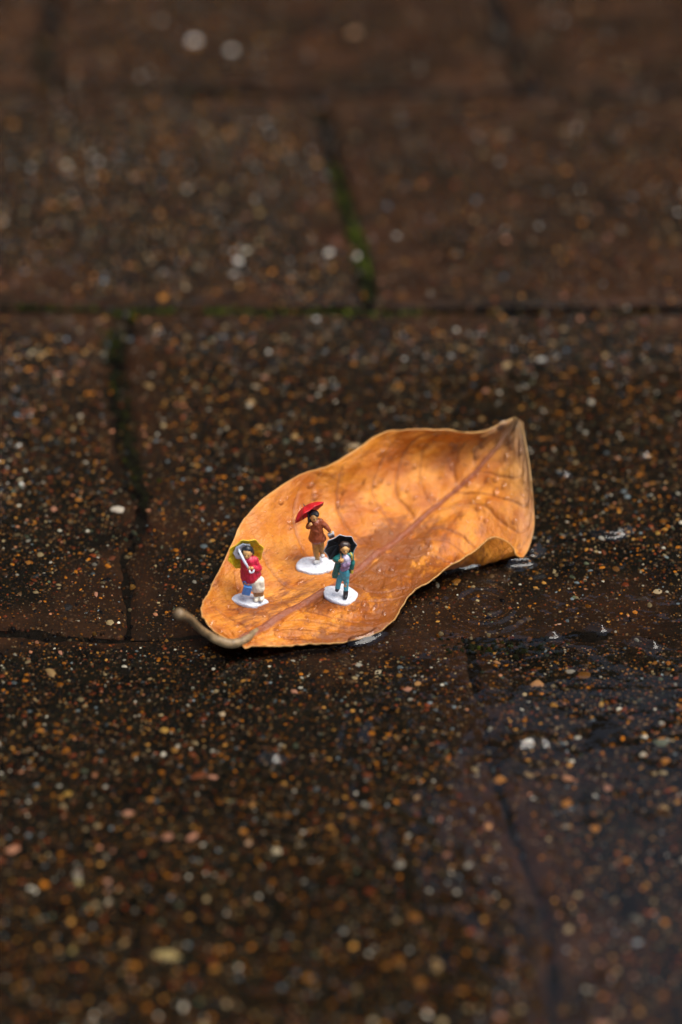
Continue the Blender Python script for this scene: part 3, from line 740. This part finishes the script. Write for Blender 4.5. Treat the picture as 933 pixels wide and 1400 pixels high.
def hand(at, toward, r=0.05):
    """palm with four curled fingers and a thumb at its side"""
    at = np.asarray(at, float); d = np.asarray(toward, float); d = d / np.linalg.norm(d)
    sd = np.cross(d, (0, 0, 1)); sd = sd / (np.linalg.norm(sd) + 1e-9); up = np.cross(sd, d)
    caps = [(at - d * r * .5, at + d * r * .5, r * .62, r * .6)]
    for i, ln in enumerate((0.85, 1.0, 0.92, 0.7)):
        b0 = at + d * r * .6 + up * r * (0.62 - 0.42 * i); k1 = b0 + d * r * ln * .6 - sd * r * .25; k2_ = k1 - sd * r * .7 - d * r * .15
        caps += [(b0, k1, r * .24, r * .22), (k1, k2_, r * .22, r * .19)]
    caps.append((at + up * r * .5 - d * r * .2, at + up * r * .95 - sd * r * .6 + d * r * .3, r * .24, r * .2))
    return caps
def umbrella(parent, ctr, axis, rad, depth, m_in, m_frame, m_shaft, m_edge, shaft_to, hook=True, n=8, spin=0.0, spreader=None, shaft_via=None):
    """canopy of n gores with scalloped edges, ribs, shaft and hooked handle; opening centred at ctr, crown along axis"""
    ctr = np.asarray(ctr, float); a = np.asarray(axis, float); a = a / np.linalg.norm(a)
    e1 = np.cross(a, (0, 0, 1)); e1 /= np.linalg.norm(e1); e2 = np.cross(e1, a)
    um = empty('umbrella'); um.parent = parent
    seg, rg = n * 8, 12
    V = [ctr + a * depth]; Fc = []
    for i in range(1, rg + 1):
        f = i / rg
        for j in range(seg):
            th = 2 * math.pi * j / seg + spin
            g = abs(((j / 8.0) % 1.0) - 0.5) * 2         # 1 on a rib, 0 between
            rr = rad * f * (1 - (0.115 * (1 - g ** 1.6)) * f ** 1.5)
            zz = depth * (1 - f ** 2.1) - 0.10 * depth * (1 - g ** 1.5) * math.sin(f * math.pi * .9) * 1.2
            V.append(ctr + a * zz + rr * (math.cos(th) * e1 + math.sin(th) * e2))
    for j in range(seg):
        k2 = (j + 1) % seg
        Fc.append((0, 1 + j, 1 + k2))
        for i in range(rg - 1):
            q = 1 + i * seg; Fc.append((q + j, q + seg + j, q + seg + k2, q + k2))
    me = bpy.data.meshes.new('canopy'); me.from_pydata([tuple(v * S) for v in V], [], Fc)
    for p in me.polygons: p.use_smooth = True
    cn = link('canopy', me, m_in, um)
    sd = cn.modifiers.new('thickness', 'SOLIDIFY'); sd.thickness = 0.016 * S; sd.offset = 0
    last = 1 + (rg - 1) * seg
    rim = [V[last + j] * S for j in range(seg)] ; rim.append(rim[0])
    link('hem', tube_mesh('hem', rim, [0.011 * S] * len(rim), 6, False), m_edge, cn)
    for kx in range(n):
        L = []
        for i in range(1, rg + 1):
            th_i = 1 + (i - 1) * seg + (kx * 8) % seg
            L.append((V[th_i] - a * 0.012) * S)
        link('rib', tube_mesh('rib', L, np.linspace(0.010, 0.007, len(L)) * S, 5), m_frame, um)
    top = ctr + a * (depth + 0.09); st = np.asarray(shaft_to, float)
    line = [top, ctr + a * depth * .5, .5 * (ctr + st), st]; wd = [.008, .018, .02, .02]
    if shaft_via is not None: line = list(shaft_via) + [st]; wd = [.024, .03, .032, .03]
    link('shaft', tube_mesh('shaft', np.array(line) * S, np.array(wd) * S, 8), m_shaft, um)
    if hook:
        d = st - ctr; d /= np.linalg.norm(d); sdv = np.cross(d, (0, 1, 0)); sdv /= np.linalg.norm(sdv)
        hp = [st + d * 0.02]
        for q in np.linspace(0, math.pi * 1.05, 9): hp.append(st + d * (0.06 + 0.05 * math.sin(q)) - sdv * 0.055 * (1 - math.cos(q)) * (-1 if sdv[0] > 0 else 1))
        link('handle', tube_mesh('handle', np.array(hp) * S, [0.021 * S] * len(hp), 8), m_shaft, um)
    if spreader:
        m_s, sc, sr_, sdp = spreader
        sc = np.asarray(sc, float); VV2 = [sc + a * sdp]; FF = []
        for i, (f, z) in enumerate(((.45, .75), (.85, .25), (1.0, 0.0))):
            for j in range(24):
                th = 2 * math.pi * j / 24; rr = sr_ * f * (1 + 0.07 * math.cos(8 * th))
                VV2.append(sc + a * sdp * z + rr * (math.cos(th) * e1 + math.sin(th) * e2))
        for j in range(24):
            k2 = (j + 1) % 24; FF.append((0, 1 + j, 1 + k2))
            for i in range(2): q = 1 + i * 24; FF.append((q + j, q + 24 + j, q + 24 + k2, q + k2))
        me = bpy.data.meshes.new('spreader'); me.from_pydata([tuple(v * S) for v in VV2], [], FF)
        for p in me.polygons: p.use_smooth = True
        o = link('spreader', me, m_s, um); sd = o.modifiers.new('thickness', 'SOLIDIFY'); sd.thickness = 0.03 * S
    return um

# where a pixel meets the blade
_px, _py, _pd = to_px(LPd.reshape(-1, 3)); _flat = LPd.reshape(-1, 3)
def leaf_at(x, y):
    d2 = (_px - x) ** 2 + (_py - y) ** 2
    near = np.where(d2 < max(4.0, d2.min() * 1.5))[0]
    return _flat[near[np.argmin(_pd[near])]]
def spline_loop(P, n):
    P = np.asarray(P, float); m = len(P); out = []
    for i in range(n):
        t = i * m / n; k2 = int(t); f = t - k2
        a, b, c, d = P[(k2 - 1) % m], P[k2 % m], P[(k2 + 1) % m], P[(k2 + 2) % m]
        out.append(0.5 * ((2 * b) + (c - a) * f + (2 * a - 5 * b + 4 * c - d) * f * f + (3 * b - a - 3 * c + d) * f ** 3))
    return np.array(out)
def base_plate(parent, origin, outline_px, mat, thick=0.00075, seed=0):
    loop = spline_loop(outline_px, 48)
    ctr_px = loop.mean(0)
    G = np.array([leaf_at(*p) for p in loop] + [leaf_at(*(ctr_px + (p - ctr_px) * .5)) for p in loop[::3]] + [leaf_at(*ctr_px)])
    A = np.c_[G[:, :2], np.ones(len(G))]; co = np.linalg.lstsq(A, G[:, 2], rcond=None)[0]
    z_of = lambda x, y: co[0] * x + co[1] * y + co[2]
    ring = []
    for p in loop:
        g = leaf_at(*p)
        for _ in range(3): g = un(p[0], p[1], z_of(g[0], g[1]))
        ring.append(g)
    ring = np.array(ring); cc = ring.mean(0)
    n = len(ring); V = [np.array([cc[0], cc[1], z_of(cc[0], cc[1]) + thick])]; Fc = []
    prof = [(.35, 1.0), (.7, 1.0), (.90, .97), (.97, .78), (1.0, .40), (1.0, -0.2), (0.97, -0.9)]
    for f, h in prof:
        for i in range(n):
            q = cc + (ring[i] - cc) * f; wob = 0.00016 * fbm(q[0] * 900, q[1] * 900, seed, 2) if f < .95 else 0
            V.append(np.array([q[0], q[1], z_of(q[0], q[1]) + thick * h + wob]))
    m = len(prof)
    for i in range(n):
        k2 = (i + 1) % n; Fc.append((0, 1 + i, 1 + k2))
        for r in range(m - 1):
            q = 1 + r * n; Fc.append((q + i, q + n + i, q + n + k2, q + k2))
    Fc.append(tuple(1 + (m - 1) * n + i for i in range(n))[::-1])
    me = bpy.data.meshes.new('base'); me.from_pydata([tuple(v - origin) for v in V], [], Fc)
    for p in me.polygons: p.use_smooth = True
    link('base', me, mat, parent)
    return lambda x, y: z_of(x, y) + thick
def paint(name, col, **kw):
    return simple('paint_' + name, col, kw.pop('rough', 0.42), kw.pop('bump', 0.00005), kw.pop('vary', 0.22), scale=kw.pop('scale', 1500), **kw)
M_BASE = simple('white_base', (0.62, 0.635, 0.67), 0.3, 0.0009, 0.18, scale=900, dirt=(0.30, 0.27, 0.25))
M_SKIN = paint('skin', (0.70, 0.38, 0.13)); M_HAIR = paint('black', (0.012, 0.013, 0.018)); M_EYE = paint('eye', (0.02, 0.012, 0.01))
M_CRIM = paint('crimson', (0.52, 0.012, 0.045)); M_CREAM = paint('cream', (0.78, 0.73, 0.58), vary=.10); M_BROWN = paint('brown', (0.32, 0.16, 0.06))
M_BLUE = paint('blue', (0.06, 0.22, 0.55)); M_YELL = paint('yellow', (0.66, 0.46, 0.015), vary=.3); M_YELE = paint('yellow_edge', (0.80, 0.58, 0.02)); M_PALE = paint('pale_grey', (0.68, 0.73, 0.80))
M_RED = paint('red', (0.52, 0.012, 0.016)); M_RUST = paint('rust', (0.24, 0.052, 0.016)); M_OCHRE = paint('ochre', (0.36, 0.19, 0.045)); M_DGREY = paint('dark_grey', (0.05, 0.055, 0.065)); M_LGREY = paint('grey', (0.42, 0.45, 0.48))
M_TEAL = paint('teal', (0.012, 0.15, 0.13)); M_JEAN = paint('jean_blue', (0.05, 0.33, 0.42)); M_LILAC = paint('lilac', (0.26, 0.17, 0.28)); M_LAV = paint('lavender', (0.60, 0.55, 0.68)); M_HAIRB = paint('dark_hair', (0.035, 0.018, 0.012))
M_SHOE = paint('pale_shoe', (0.62, 0.62, 0.60)); M_TAN = paint('tan', (0.50, 0.24, 0.09)); M_BLK = paint('umbrella_black', (0.014, 0.014, 0.016), rough=.5); M_GOLD = paint('gold', (0.60, 0.44, 0.04))

def figure(label, ref_px, base_px, crop, seed):
    """returns the thing, and a function from enlarged-photograph coordinates + depth to figure space"""
    g = leaf_at(*ref_px)
    o = empty('figurine', g)
    tag(o, label, 'figurine', 'painted miniature figurines on the leaf')
    top = base_plate(o, np.array(g), base_px, M_BASE, seed=seed)
    g2 = np.array(g)
    for _ in range(4): g2 = un(ref_px[0], ref_px[1], top(g2[0], g2[1]))
    off = (g2 - g) / S                                   # soles stand here, figure units
    x0, y0, sc = crop
    def P(cx, cy, y=0.0):
        px, py = x0 + cx / sc, y0 + cy / sc
        up = (ref_px[1] - py) * PXH
        return off + np.array([(px - ref_px[0]) * PXH, y, (up - math.sin(PITCH) * y) / math.cos(PITCH)])
    return o, P
def add(o, name, caps, mat, **kw):
    return link(name, blob(name, caps, **kw), mat, o)
def face(o, c, look, r=0.1):
    """two painted eyes"""
    look = np.asarray(look, float); look /= np.linalg.norm(look)
    sd = np.cross(look, (0, 0, 1)); sd /= np.linalg.norm(sd)
    for s_ in (-1, 1):
        e = np.asarray(c) + look * r * .93 + sd * s_ * r * .38 + np.array([0, 0, r * .12])
        V, Fc = [], []; capsule(V, Fc, e - sd * .006, e + sd * .006, .013, .013, 8, 3)
        me = bpy.data.meshes.new('eye'); me.from_pydata([tuple(np.array(v) * S) for v in V], [], Fc); link('eye', me, M_EYE, o)
def head_caps(c, look, r=0.10):
    look = np.asarray(look, float); look /= np.linalg.norm(look); c = np.asarray(c, float)
    sd = np.cross(look, (0, 0, 1)); sd /= np.linalg.norm(sd); u = np.array([0, 0, 1.0])
    return [(c - u * .035, c + u * .03, r * .92, r), (c + look * r * .45 - u * .07, c + look * r * .3 - u * .05, r * .42, r * .5),
            (c + look * r * 1.0 + u * .01, c + look * r * 1.12 - u * .018, .012, .018),                      # nose
            (c + sd * r * .98, c + sd * r * .98 - u * .02, .02, .018), (c - sd * r * .98, c - sd * r * .98 - u * .02, .02, .018)]  # ears

# --- woman with the yellow umbrella
SC1 = 9.33; cr1 = (300.0, 720.0, SC1)
b1 = [(300 + a / SC1, 720 + b / SC1) for a, b in [(152, 938), (205, 885), (300, 866), (430, 876), (560, 925), (632, 972), (560, 1008), (455, 1038), (335, 1018), (235, 985)]]
o, P = figure('miniature woman figurine in crimson jacket and cream skirt under a yellow umbrella', (300 + 510 / SC1, 720 + 935 / SC1), b1, cr1, 3)
hc = P(380, 345, -.03); look = (-.1, -1, -.05)
add(o, 'body', head_caps(hc, look, .11) + [(P(390, 400, 0), hc, .06, .07), (P(410, 470, 0), P(450, 660, 0), .13, .13), (P(450, 680, 0), P(470, 930, 0), .07, .05), (P(520, 680, .02), P(530, 925, .03), .07, .05),
    (P(470, 445, 0), P(515, 540, -.05), .055, .045), (P(515, 540, -.05), P(445, 528, -.2), .045, .035), (P(345, 450, 0), P(315, 600, 0), .055, .045), (P(315, 600, 0), P(330, 705, -.1), .045, .035)]
    + hand(P(425, 525, -.23), (-.9, -.2, .1), .055) + hand(P(335, 715, -.11), (0, -.1, -1), .05), M_SKIN, voxel=.010, it=2)
face(o, hc, look, .105)
add(o, 'hair', [(P(385, 300, .01), P(400, 305, .03), .115, .115), (P(335, 330, .03), P(345, 300, .03), .06, .08), (P(440, 320, .03), P(448, 350, .02), .05, .035), (P(290, 345, .03), P(300, 350, .03), .055, .05)], M_HAIR, voxel=.012, it=2)
add(o, 'jacket', [(P(405, 440, 0), P(410, 620, 0), .17, .215), (P(345, 440, 0), P(470, 425, 0), .10, .10), (P(345, 630, -.02), P(485, 600, -.02), .12, .12), (P(470, 435, 0), P(520, 540, -.05), .09, .08), (P(515, 540, -.05), P(455, 530, -.17), .08, .065),
    (P(345, 445, 0), P(318, 600, 0), .09, .08), (P(318, 600, 0), P(335, 680, -.08), .078, .065), (P(395, 395, 0), P(400, 420, 0), .085, .10)], M_CRIM, voxel=.013, it=3, noise=.03, seed=4)
add(o, 'skirt', [(P(455, 680, 0), P(490, 770, 0), .175, .15), (P(405, 685, 0), P(450, 700, 0), .11, .12), (P(458, 792, -.02), P(535, 788, -.01), .105, .105), (P(520, 690, 0), P(528, 780, .02), .12, .11)], M_CREAM, voxel=.012, it=3, noise=.012, seed=5)
for kx, (a, b, t) in enumerate([((478, 842), (484, 905), (470, 935)), ((532, 838), (540, 895), (538, 925))]):
    add(o, 'stocking', [(P(a[0], a[1] - 25, .0), P(a[0], a[1] + 25, .0), .082, .074)], M_BROWN, voxel=.012, it=2)
    add(o, 'boot', [(P(a[0], a[1] + 48, .0), P(b[0], b[1], .0), .076, .074), (P(b[0], b[1] + 15, .0), P(t[0], t[1], -.09), .075, .06)], M_CREAM, voxel=.012, it=2)
rotb = Matrix.Rotation(math.radians(14), 3, 'Y')
bag = add(o, 'handbag', [], M_BLUE, boxes=[(P(366, 805, -.19), (.105, .055, .13), rotb)], voxel=.012, it=5)
link('strap', tube_mesh('strap', np.array([P(325, 735, -.14), P(318, 700, -.15), P(340, 695, -.16), P(375, 730, -.15)]) * S, [.014 * S] * 4, 6), M_BLUE, bag)
umbrella(o, P(355, 355, .14), (-.30, .95, .05), .47, .16, M_YELL, M_YELE, M_PALE, M_YELE, P(405, 545, -.25), spin=.2, spreader=(M_PALE, P(325, 330, .13), .235, .05), shaft_via=[P(270, 285, .12), P(290, 330, -.10), P(345, 440, -.24)])

# --- walker with the red umbrella
SC2 = 7.775; cr2 = (390.0, 670.0, SC2)
b2 = [(390 + (325 + 218 * math.cos(q) * (1 + .05 * math.sin(3 * q + 1))) / SC2, 670 + (808 + 90 * math.sin(q) * (1 + .08 * math.sin(5 * q))) / SC2) for q in np.linspace(0, 2 * math.pi, 14, endpoint=False)]
o, P = figure('miniature walker figurine in rust coat and ochre trousers holding a red umbrella', (390 + 340 / SC2, 670 + 768 / SC2), b2, cr2, 7)
hc = P(312, 285, -.02); look = (.45, -1, -.25)
add(o, 'body', head_caps(hc, look, .10) + [(P(318, 325, 0), hc, .055, .065), (P(330, 370, 0), P(345, 520, 0), .12, .13), (P(315, 540, 0), P(342, 745, 0), .07, .045), (P(385, 540, .03), P(396, 685, .1), .07, .045),
    (P(385, 335, 0), P(440, 385, -.02), .05, .04), (P(440, 385, -.02), P(478, 428, -.05), .04, .034), (P(275, 345, 0), P(250, 385, -.04), .05, .045), (P(250, 385, -.04), P(264, 368, -.12), .045, .036)]
    + hand(P(484, 440, -.05), (.5, -.1, -.8), .045) + hand(P(266, 366, -.15), (.3, -.4, .6), .05), M_SKIN, voxel=.010, it=2)
face(o, hc, look, .095)
add(o, 'hair', [(P(300, 250, .03), P(325, 255, .02), .115, .105), (P(268, 265, .02), P(262, 330, .0), .065, .045), (P(290, 245, 0), P(340, 262, -.05), .07, .05)], M_HAIR, voxel=.012, it=2)
add(o, 'coat', [(P(335, 350, 0), P(342, 500, 0), .15, .185), (P(290, 345, 0), P(380, 330, 0), .09, .09), (P(300, 505, -.01), P(390, 505, -.01), .12, .12), (P(383, 335, 0), P(440, 385, -.02), .078, .062), (P(440, 385, -.02), P(472, 420, -.045), .06, .05),
    (P(280, 345, 0), P(252, 385, -.04), .07, .065), (P(252, 385, -.04), P(260, 376, -.09), .062, .05)], M_RUST, voxel=.013, it=3, noise=.03, seed=14)
add(o, 'trousers', [(P(318, 520, 0), P(325, 620, -.01), .095, .082), (P(325, 620, -.01), P(343, 725, 0), .08, .065), (P(382, 520, .02), P(388, 610, .04), .095, .08), (P(388, 610, .04), P(396, 675, .1), .078, .06)], M_OCHRE, voxel=.012, it=3, noise=.02, seed=15)
add(o, 'shoe', [(P(350, 752, 0), P(320, 765, -.07), .062, .058)], M_SHOE, voxel=.010, it=3)
add(o, 'shoe', [(P(396, 690, .10), P(400, 700, .02), .065, .06), (P(396, 690, .1), P(396, 670, .12), .062, .055)], M_SHOE, voxel=.010, it=3)
hb = add(o, 'handbag', [], M_DGREY, boxes=[(P(492, 478, -.05), (.075, .045, .07), Matrix.Rotation(math.radians(-25), 3, 'Y'))], voxel=.011, it=3)
link('flap', blob('flap', [], boxes=[(P(490, 462, -.06), (.08, .055, .03), Matrix.Rotation(math.radians(-25), 3, 'Y'))], voxel=.010, it=3), M_LGREY, hb)
umbrella(o, P(262, 238, .0), (-.56, .56, .60), .46, .19, M_RED, M_DGREY, M_HAIR, M_RED, P(262, 375, -.16), hook=False, spin=.1)

# --- girl with the black umbrella
b3 = [(390 + a / SC2, 670 + b / SC2) for a, b in [(408, 1075), (440, 1038), (545, 1030), (600, 1008), (670, 1035), (740, 1078), (778, 1120), (735, 1188), (640, 1225), (520, 1195), (425, 1140)]]
o, P = figure('miniature girl figurine in teal coat and blue jeans under a black umbrella', (390 + 605 / SC2, 670 + 1125 / SC2), b3, cr2, 9)
hc = P(636, 630, -.03); look = (.2, -1, -.1)
add(o, 'body', head_caps(hc, look, .10) + [(P(640, 685, 0), hc, .05, .06), (P(645, 730, 0), P(630, 880, 0), .10, .09), (P(590, 880, 0), P(558, 1050, 0), .07, .045), (P(650, 880, 0), P(643, 1090, -.03), .07, .045),
    (P(590, 700, 0), P(538, 738, -.05), .05, .042), (P(538, 738, -.05), P(585, 752, -.16), .042, .034), (P(697, 695, 0), P(716, 765, 0), .05, .042), (P(716, 765, 0), P(706, 845, -.02), .042, .034)]
    + hand(P(590, 748, -.19), (.7, -.4, .3), .055) + hand(P(707, 862, -.02), (0, 0, -1), .05), M_SKIN, voxel=.010, it=2)
face(o, hc, look, .095)
add(o, 'hair', [(P(622, 590, .02), P(650, 590, .02), .11, .10), (P(600, 610, .04), P(598, 700, .06), .07, .05), (P(672, 615, .03), P(680, 680, .06), .05, .045), (P(640, 620, .07), P(640, 700, .09), .10, .09)], M_HAIRB, voxel=.012, it=2)
add(o, 'sweater', [(P(648, 725, -.04), P(640, 780, -.05), .125, .12)], M_LAV, voxel=.012, it=3, noise=.02, seed=22)
add(o, 'bag', [(P(622, 800, -.13), P(665, 785, -.12), .075, .075), (P(615, 835, -.11), P(655, 820, -.11), .07, .07)], M_LILAC, voxel=.012, it=3, noise=.02, seed=23)
add(o, 'coat', [(P(645, 705, .08), P(640, 830, .09), .155, .16), (P(595, 695, .01), P(695, 690, .01), .075, .075), (P(590, 700, 0), P(538, 738, -.05), .078, .07), (P(538, 738, -.05), P(572, 750, -.13), .068, .055),
    (P(580, 760, .05), P(540, 900, .07), .09, .10), (P(545, 880, .04), P(520, 920, .06), .06, .05), (P(697, 695, 0), P(716, 765, 0), .072, .062), (P(716, 765, 0), P(708, 825, -.01), .06, .052), (P(690, 760, .06), P(690, 850, .08), .08, .07)], M_TEAL, voxel=.013, it=3, noise=.03, seed=24)
add(o, 'jeans', [(P(628, 855, -.01), P(628, 890, -.01), .135, .14), (P(597, 885, 0), P(578, 960, 0), .085, .075), (P(578, 960, 0), P(560, 1035, 0), .072, .062), (P(652, 885, 0), P(648, 970, -.01), .085, .075), (P(648, 970, -.01), P(645, 1060, -.03), .072, .064)], M_JEAN, voxel=.012, it=3, noise=.025, seed=25)
add(o, 'boot', [(P(558, 1045, 0), P(552, 1062, -.06), .062, .05)], M_HAIR, voxel=.010, it=3)
add(o, 'boot', [(P(645, 1075, -.03), P(643, 1110, -.03), .066, .066), (P(643, 1120, -.03), P(640, 1138, -.12), .062, .056)], M_HAIR, voxel=.010, it=3)
link('strap', tube_mesh('strap', np.array([P(690, 665, -.06), P(706, 690, -.1), P(710, 740, -.09)]) * S, [.02 * S] * 3, 6), M_GOLD, o)
link('glove', blob('glove', hand(P(709, 866, -.02), (0, 0, -1), .058), voxel=.010, it=1), M_GOLD, o)
umbrella(o, P(588, 618, .13), (-.22, .95, .05), .425, .15, M_BLK, M_DGREY, M_TAN, M_LGREY, P(597, 770, -.22), hook=False, spin=.05)
